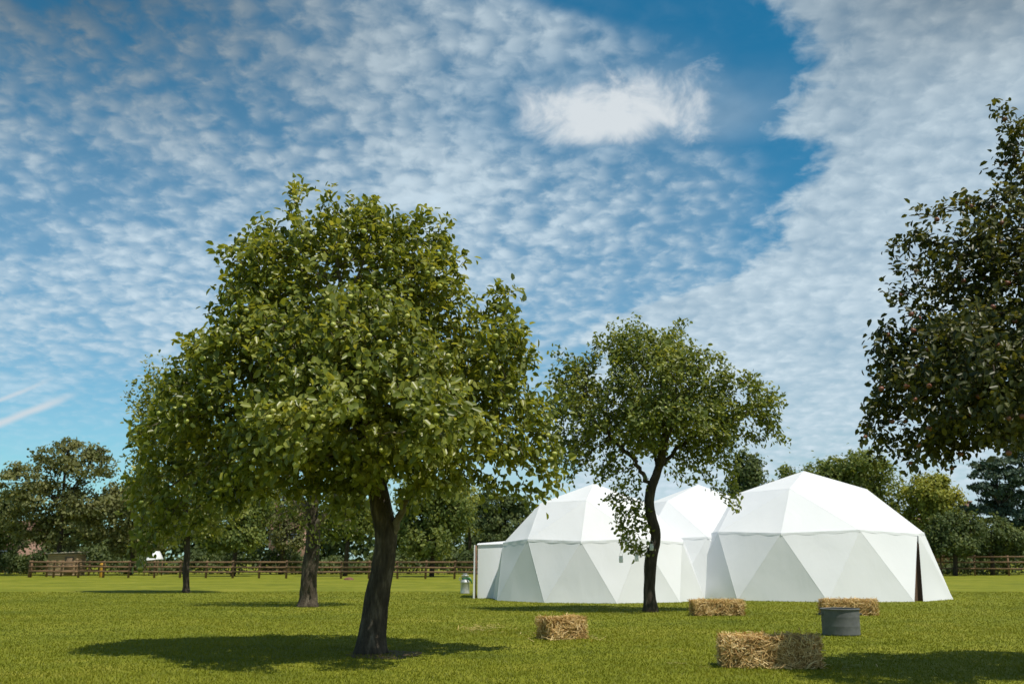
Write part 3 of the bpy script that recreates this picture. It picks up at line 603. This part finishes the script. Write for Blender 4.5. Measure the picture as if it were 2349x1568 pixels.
bg_tree('broad domed green tree behind the peak of the right tent',1940,88,[(1960,1110,95,65),(1880,1110,80,52),(2030,1140,68,62),(1830,1130,55,55),(1980,1070,68,36),(1920,1075,50,28),(1950,1180,140,60),(1800,1090,22,22)],M['leaf_bg'],.30,19000)
bg_tree('yellow green tree right of the broad domed tree',2135,84,[(2140,1140,48,48),(2110,1130,35,40),(2170,1160,38,42),(2130,1190,60,40),(2150,1105,25,20)],M['leaf_bgy'],.26,8500)
bg_tree('dark low tree in front of the red roofed house',2190,72,[(2170,1210,45,35),(2210,1215,50,40),(2180,1245,70,35),(2150,1230,30,35)],M['leaf_bgd'],.22,7500)
bg_tree('dark olive bushy tree nearest the right fence',2275,74,[(2270,1220,60,35),(2320,1240,60,35),(2250,1250,60,30)],M['leaf_bgd'],.22,6500)
bg_tree('blue green cedar with level tiers at the right edge',2310,80,[(2290,1065,75,16),(2330,1095,90,18),(2270,1120,70,16),(2340,1140,90,18),(2290,1165,80,18),(2340,1045,40,14),(2350,1190,90,22),(2250,1090,35,10)],M['needle'],.26,11000,.35,name='cedar_tree')
bg_tree('dark tree outside the right edge beside the cedar',2440,86,[(2440,1150,80,70),(2400,1210,80,60),(2500,1200,70,70)],M['leaf_bgd'],.26,4500)
# undergrowth
def hedge(name,label,x0,x1,D,h,n,mat,ls=.24):
    u=rng.random(n); x=x0+(x1-x0)*u; top=h*(.7+.3*np.sin(x*.45+D)+.18*np.sin(x*1.7)); z=np.abs(top)*rng.random(n)**.6
    p=np.stack([x,D+rng.normal(0,.9,n),z],1); V,Q=leaf_geo(p,rng.normal(size=(n,3)),rng.normal(0,.6,(n,3))+np.array([0.3,-.7,.7]),ls*rng.uniform(.6,1.4,n),.65)
    tag(mesh_np(name,V,Q,mat,var=np.repeat(np.clip(.4+.2*np.sin(x*2.1)+rng.normal(0,.2,n),0,1),2)),label,'undergrowth',kind='stuff')
hedge('undergrowth','dark tangled undergrowth below the row of trees on the left',-60,-2,80,2.3,22000,M['leaf_bgd'])
hedge('undergrowth','low dark bushes behind the tents',-4,26,96,3.2,12000,M['leaf_bgd'])
hedge('undergrowth','dark bushes behind the right hand fence',24,62,78,1.9,12000,M['leaf_bgd'])
hedge('distant_woodland','far dark wood closing the view on the left',-110,-20,150,9,14000,M['leaf_bgd'],.9)
hedge('distant_woodland','far dark wood closing the view behind the tents',-20,110,160,6.5,16000,M['leaf_bgd'],.9)

# ---------------------------------------------------------------- camera, sun, sky
cd=bpy.data.cameras.new('camera'); cam=bpy.data.objects.new('camera',cd); COL.objects.link(cam); S.camera=cam
cam.location=(0,0,CAMH); cam.rotation_euler=(math.pi/2+PITCH,0,0); cd.lens=35; cd.sensor_width=36; cd.clip_end=5000; cd.clip_start=.05
cd.dof.use_dof=True; cd.dof.focus_distance=12.5; cd.dof.aperture_fstop=2.8
sv=Vector((.27,-.26,.80)).normalized(); el_=math.asin(sv.z); az_=math.atan2(sv.x,sv.y)
sl=bpy.data.lights.new('sun','SUN'); sl.energy=4.5; sl.angle=math.radians(.5); sl.color=(1,.94,.83)
so=bpy.data.objects.new('sun',sl); COL.objects.link(so); so.rotation_euler=sv.to_track_quat('Z','Y').to_euler()
w=bpy.data.worlds.new('World'); S.world=w; w.use_nodes=True; nt=w.node_tree; nt.nodes.clear()
def nd(t): return nt.nodes.new(t)
def lk(a,b):
    if isinstance(a,(int,float)): b.default_value=a
    else: nt.links.new(a,b)
def mt(op,a,b=None,c=None,clamp=False):
    n_=nd('ShaderNodeMath'); n_.operation=op; n_.use_clamp=clamp
    for i,v in enumerate((a,b,c)):
        if v is not None: lk(v,n_.inputs[i])
    return n_.outputs[0]
def ss(v,a,b,o0=0,o1=1):
    n_=nd('ShaderNodeMapRange'); n_.interpolation_type='SMOOTHSTEP'; lk(v,n_.inputs[0])
    for i,q in enumerate((a,b,o0,o1)): lk(q,n_.inputs[i+1])
    return n_.outputs[0]
def cmb(x,y,z=0):
    n_=nd('ShaderNodeCombineXYZ'); lk(x,n_.inputs[0]); lk(y,n_.inputs[1]); lk(z,n_.inputs[2]); return n_.outputs[0]
def mixc(f,a,b):
    n_=nd('ShaderNodeMix'); n_.data_type='RGBA'; lk(f,n_.inputs[0])
    for i,v in ((6,a),(7,b)):
        if isinstance(v,tuple): n_.inputs[i].default_value=(*v,1)
        else: nt.links.new(v,n_.inputs[i])
    return n_.outputs[2]
def mulc(a,b):
    n_=nd('ShaderNodeMix'); n_.data_type='RGBA'; n_.blend_type='MULTIPLY'; n_.inputs[0].default_value=1
    for i,v in ((6,a),(7,b)):
        if isinstance(v,tuple): n_.inputs[i].default_value=(*v,1)
        else: nt.links.new(v,n_.inputs[i])
    return n_.outputs[2]
tc=nd('ShaderNodeTexCoord'); sx=nd('ShaderNodeSeparateXYZ'); nt.links.new(tc.outputs['Generated'],sx.inputs[0]); X,Y,Z=sx.outputs
az=mt('ARCTAN2',X,Y); el=mt('ARCSINE',Z)
zc=mt('ADD',mt('MAXIMUM',Z,0),.24); U=mt('DIVIDE',X,zc); Vv=mt('DIVIDE',Y,zc)
uv=cmb(U,Vv)
def wn(sc,det,rough,vec,dist=0):
    n_=nd('ShaderNodeTexNoise'); n_.noise_dimensions='2D'; n_.inputs['Scale'].default_value=sc; n_.inputs['Detail'].default_value=det; n_.inputs['Roughness'].default_value=rough; n_.inputs['Distortion'].default_value=dist; nt.links.new(vec,n_.inputs['Vector']); return n_
big=wn(1.7,3,.55,uv,.3).outputs[0]; mid=wn(5.5,3,.55,uv,.3).outputs[0]; wv=wn(25,4,.58,uv,.2); fine=wv.outputs[0]
va=nd('ShaderNodeVectorMath'); va.operation='MULTIPLY_ADD'; nt.links.new(wv.outputs[1],va.inputs[0]); va.inputs[1].default_value=(.05,.05,0); nt.links.new(uv,va.inputs[2])
vo=nd('ShaderNodeTexVoronoi'); vo.voronoi_dimensions='2D'; vo.feature='SMOOTH_F1'; vo.inputs['Scale'].default_value=27; vo.inputs['Smoothness'].default_value=.75; nt.links.new(va.outputs[0],vo.inputs['Vector'])
cell=mt('SUBTRACT',1,mt('MULTIPLY',vo.outputs['Distance'],1.25))
tex=mt('ADD',mt('ADD',mt('MULTIPLY',fine,.52),mt('MULTIPLY',cell,.24)),mt('ADD',mt('MULTIPLY',mid,.46),mt('MULTIPLY',big,.64)))   # ~ .26+.12+.23+.32=.93
def azel(px,py):
    d=ray(px,py); d=d/np.linalg.norm(d); return math.atan2(d[0],d[1]),math.asin(d[2])
def curve(pts):
    q=sorted([(azel(a,b)[1]/.65,(azel(a,b)[0]+.7)/1.4) for a,b in pts]); n_=nd('ShaderNodeFloatCurve'); cu=n_.mapping.curves[0]
    cu.points[0].location=(0,q[0][1]); cu.points[1].location=(1,q[-1][1])
    for p in q: cu.points.new(*p)
    n_.mapping.update(); nt.links.new(mt('DIVIDE',el,.65,clamp=True),n_.inputs['Value']); return mt('SUBTRACT',mt('MULTIPLY',n_.outputs[0],1.4),.7)
azR=curve([(1640,-60),(1700,0),(1790,90),(1835,150),(1825,210),(1795,280),(1845,350),(1835,410),(1770,480),(1730,560),(1640,640),(1480,690),(1350,740)])
azL=curve([(1100,-60),(1220,0),(1400,60),(1530,130),(1610,210),(1650,300),(1690,400),(1690,480),(1690,560),(1640,640),(1480,690),(1350,740)])
wob=mt('MULTIPLY',mt('SUBTRACT',mid,.5),.10); wob2=mt('MULTIPLY',mt('SUBTRACT',fine,.5),.06)
dR=mt('ADD',mt('ADD',mt('SUBTRACT',az,azR),wob),wob2); bank=ss(dR,-.012,.036)
dL=mt('ADD',mt('SUBTRACT',az,azL),wob); gap=mt('MULTIPLY',ss(dL,-.05,.05),mt('SUBTRACT',1,bank))
gap=mt('MULTIPLY',gap,ss(el,.25,.32))
hi=ss(el,.28,.55)
tl=mt('MULTIPLY',ss(az,.02,-.5),hi); tr_=mt('MULTIPLY',ss(az,.24,.52),ss(el,.38,.58))
pa,pe=azel(1405,272)
ex=mt('DIVIDE',mt('SUBTRACT',az,pa),.108); ey=mt('SUBTRACT',el,pe)
ey=mt('DIVIDE',ey,mt('ADD',.024,mt('MULTIPLY',mt('GREATER_THAN',ey,0),.018)))
ed_=mt('SQRT',mt('ADD',mt('MULTIPLY',ex,ex),mt('MULTIPLY',ey,ey)))
pn=wn(17,5,.6,cmb(az,mt('MULTIPLY',el,1.4)),.3).outputs[0]
puff=ss(mt('ADD',ed_,mt('MULTIPLY',mt('SUBTRACT',pn,.5),1.8)),1.22,.35)
wisp=ss(ed_,2.4,.6)
lowl=ss(el,.09,.22,.25,1)
mack=mt('MULTIPLY',mt('ADD',mt('MULTIPLY',ss(tex,.66,1.20),.70),.19),lowl)
mack=mt('MULTIPLY',mack,mt('SUBTRACT',1,mt('MULTIPLY',gap,.94)))
bankd=mt('MULTIPLY',bank,mt('ADD',.83,mt('MULTIPLY',mt('SUBTRACT',tex,.92),.75)))
dens=mt('MULTIPLY',mack,mt('SUBTRACT',1,mt('MULTIPLY',wisp,.55)))
dens=mt('MAXIMUM',dens,bankd)
dens=mt('MAXIMUM',dens,mt('MULTIPLY',wisp,mt('MULTIPLY',mid,.62)))
(a1,e1),(a2,e2)=azel(-20,978),azel(200,891); sl_=(e2-e1)/(a2-a1)
def streak(off,wid,amp,a_end):
    ln=mt('SUBTRACT',mt('SUBTRACT',el,e1+off),mt('MULTIPLY',mt('SUBTRACT',az,a1),sl_)); s_=ss(mt('ABSOLUTE',mt('ADD',ln,mt('MULTIPLY',mt('SUBTRACT',pn,.5),.004))),wid,0)
    return mt('MULTIPLY',mt('MULTIPLY',s_,ss(az,a_end,a_end-.04)),amp)
trail=mt('MAXIMUM',streak(0,.0065,.9,a2),streak(.022,.0035,.7,a2-.02))
veil=ss(el,.30,.02); dens=mt('MAXIMUM',dens,mt('MULTIPLY',veil,mt('ADD',mt('MULTIPLY',ss(az,-.42,.2),.55),mt('MULTIPLY',mid,.35))))
dens=mt('MINIMUM',dens,1)
sky=nd('ShaderNodeTexSky'); sky.sky_type='NISHITA'; sky.sun_disc=False; sky.sun_elevation=el_; sky.sun_rotation=az_; sky.air_density=1.0; sky.dust_density=.4; sky.ozone_density=2.0
blue=mulc(sky.outputs[0],mixc(ss(el,.10,.50),(.64,1.12,1.18),(.13,.88,1.02)))
br=mt('ADD',mt('SUBTRACT',mt('SUBTRACT',1.09,mt('MULTIPLY',hi,.18)),mt('ADD',mt('MULTIPLY',tl,.74),mt('MULTIPLY',tr_,.62))),mt('MULTIPLY',mt('SUBTRACT',tex,.92),.55))
br=mt('MAXIMUM',br,.12)
cl_=mulc((5.1,6.15,6.85),cmb(br,br,br))
c1=mixc(dens,blue,cl_)
c1=mixc(trail,c1,(6.3,7.0,7.5))
c2=mixc(mt('MULTIPLY',puff,.92),c1,(7.2,7.7,8.0))
bg=nd('ShaderNodeBackground'); bg.inputs[1].default_value=.1; nt.links.new(c2,bg.inputs[0]); ow=nd('ShaderNodeOutputWorld'); nt.links.new(bg.outputs[0],ow.inputs[0])
S.view_settings.view_transform='Standard'; S.view_settings.look='None'; S.view_settings.exposure=0
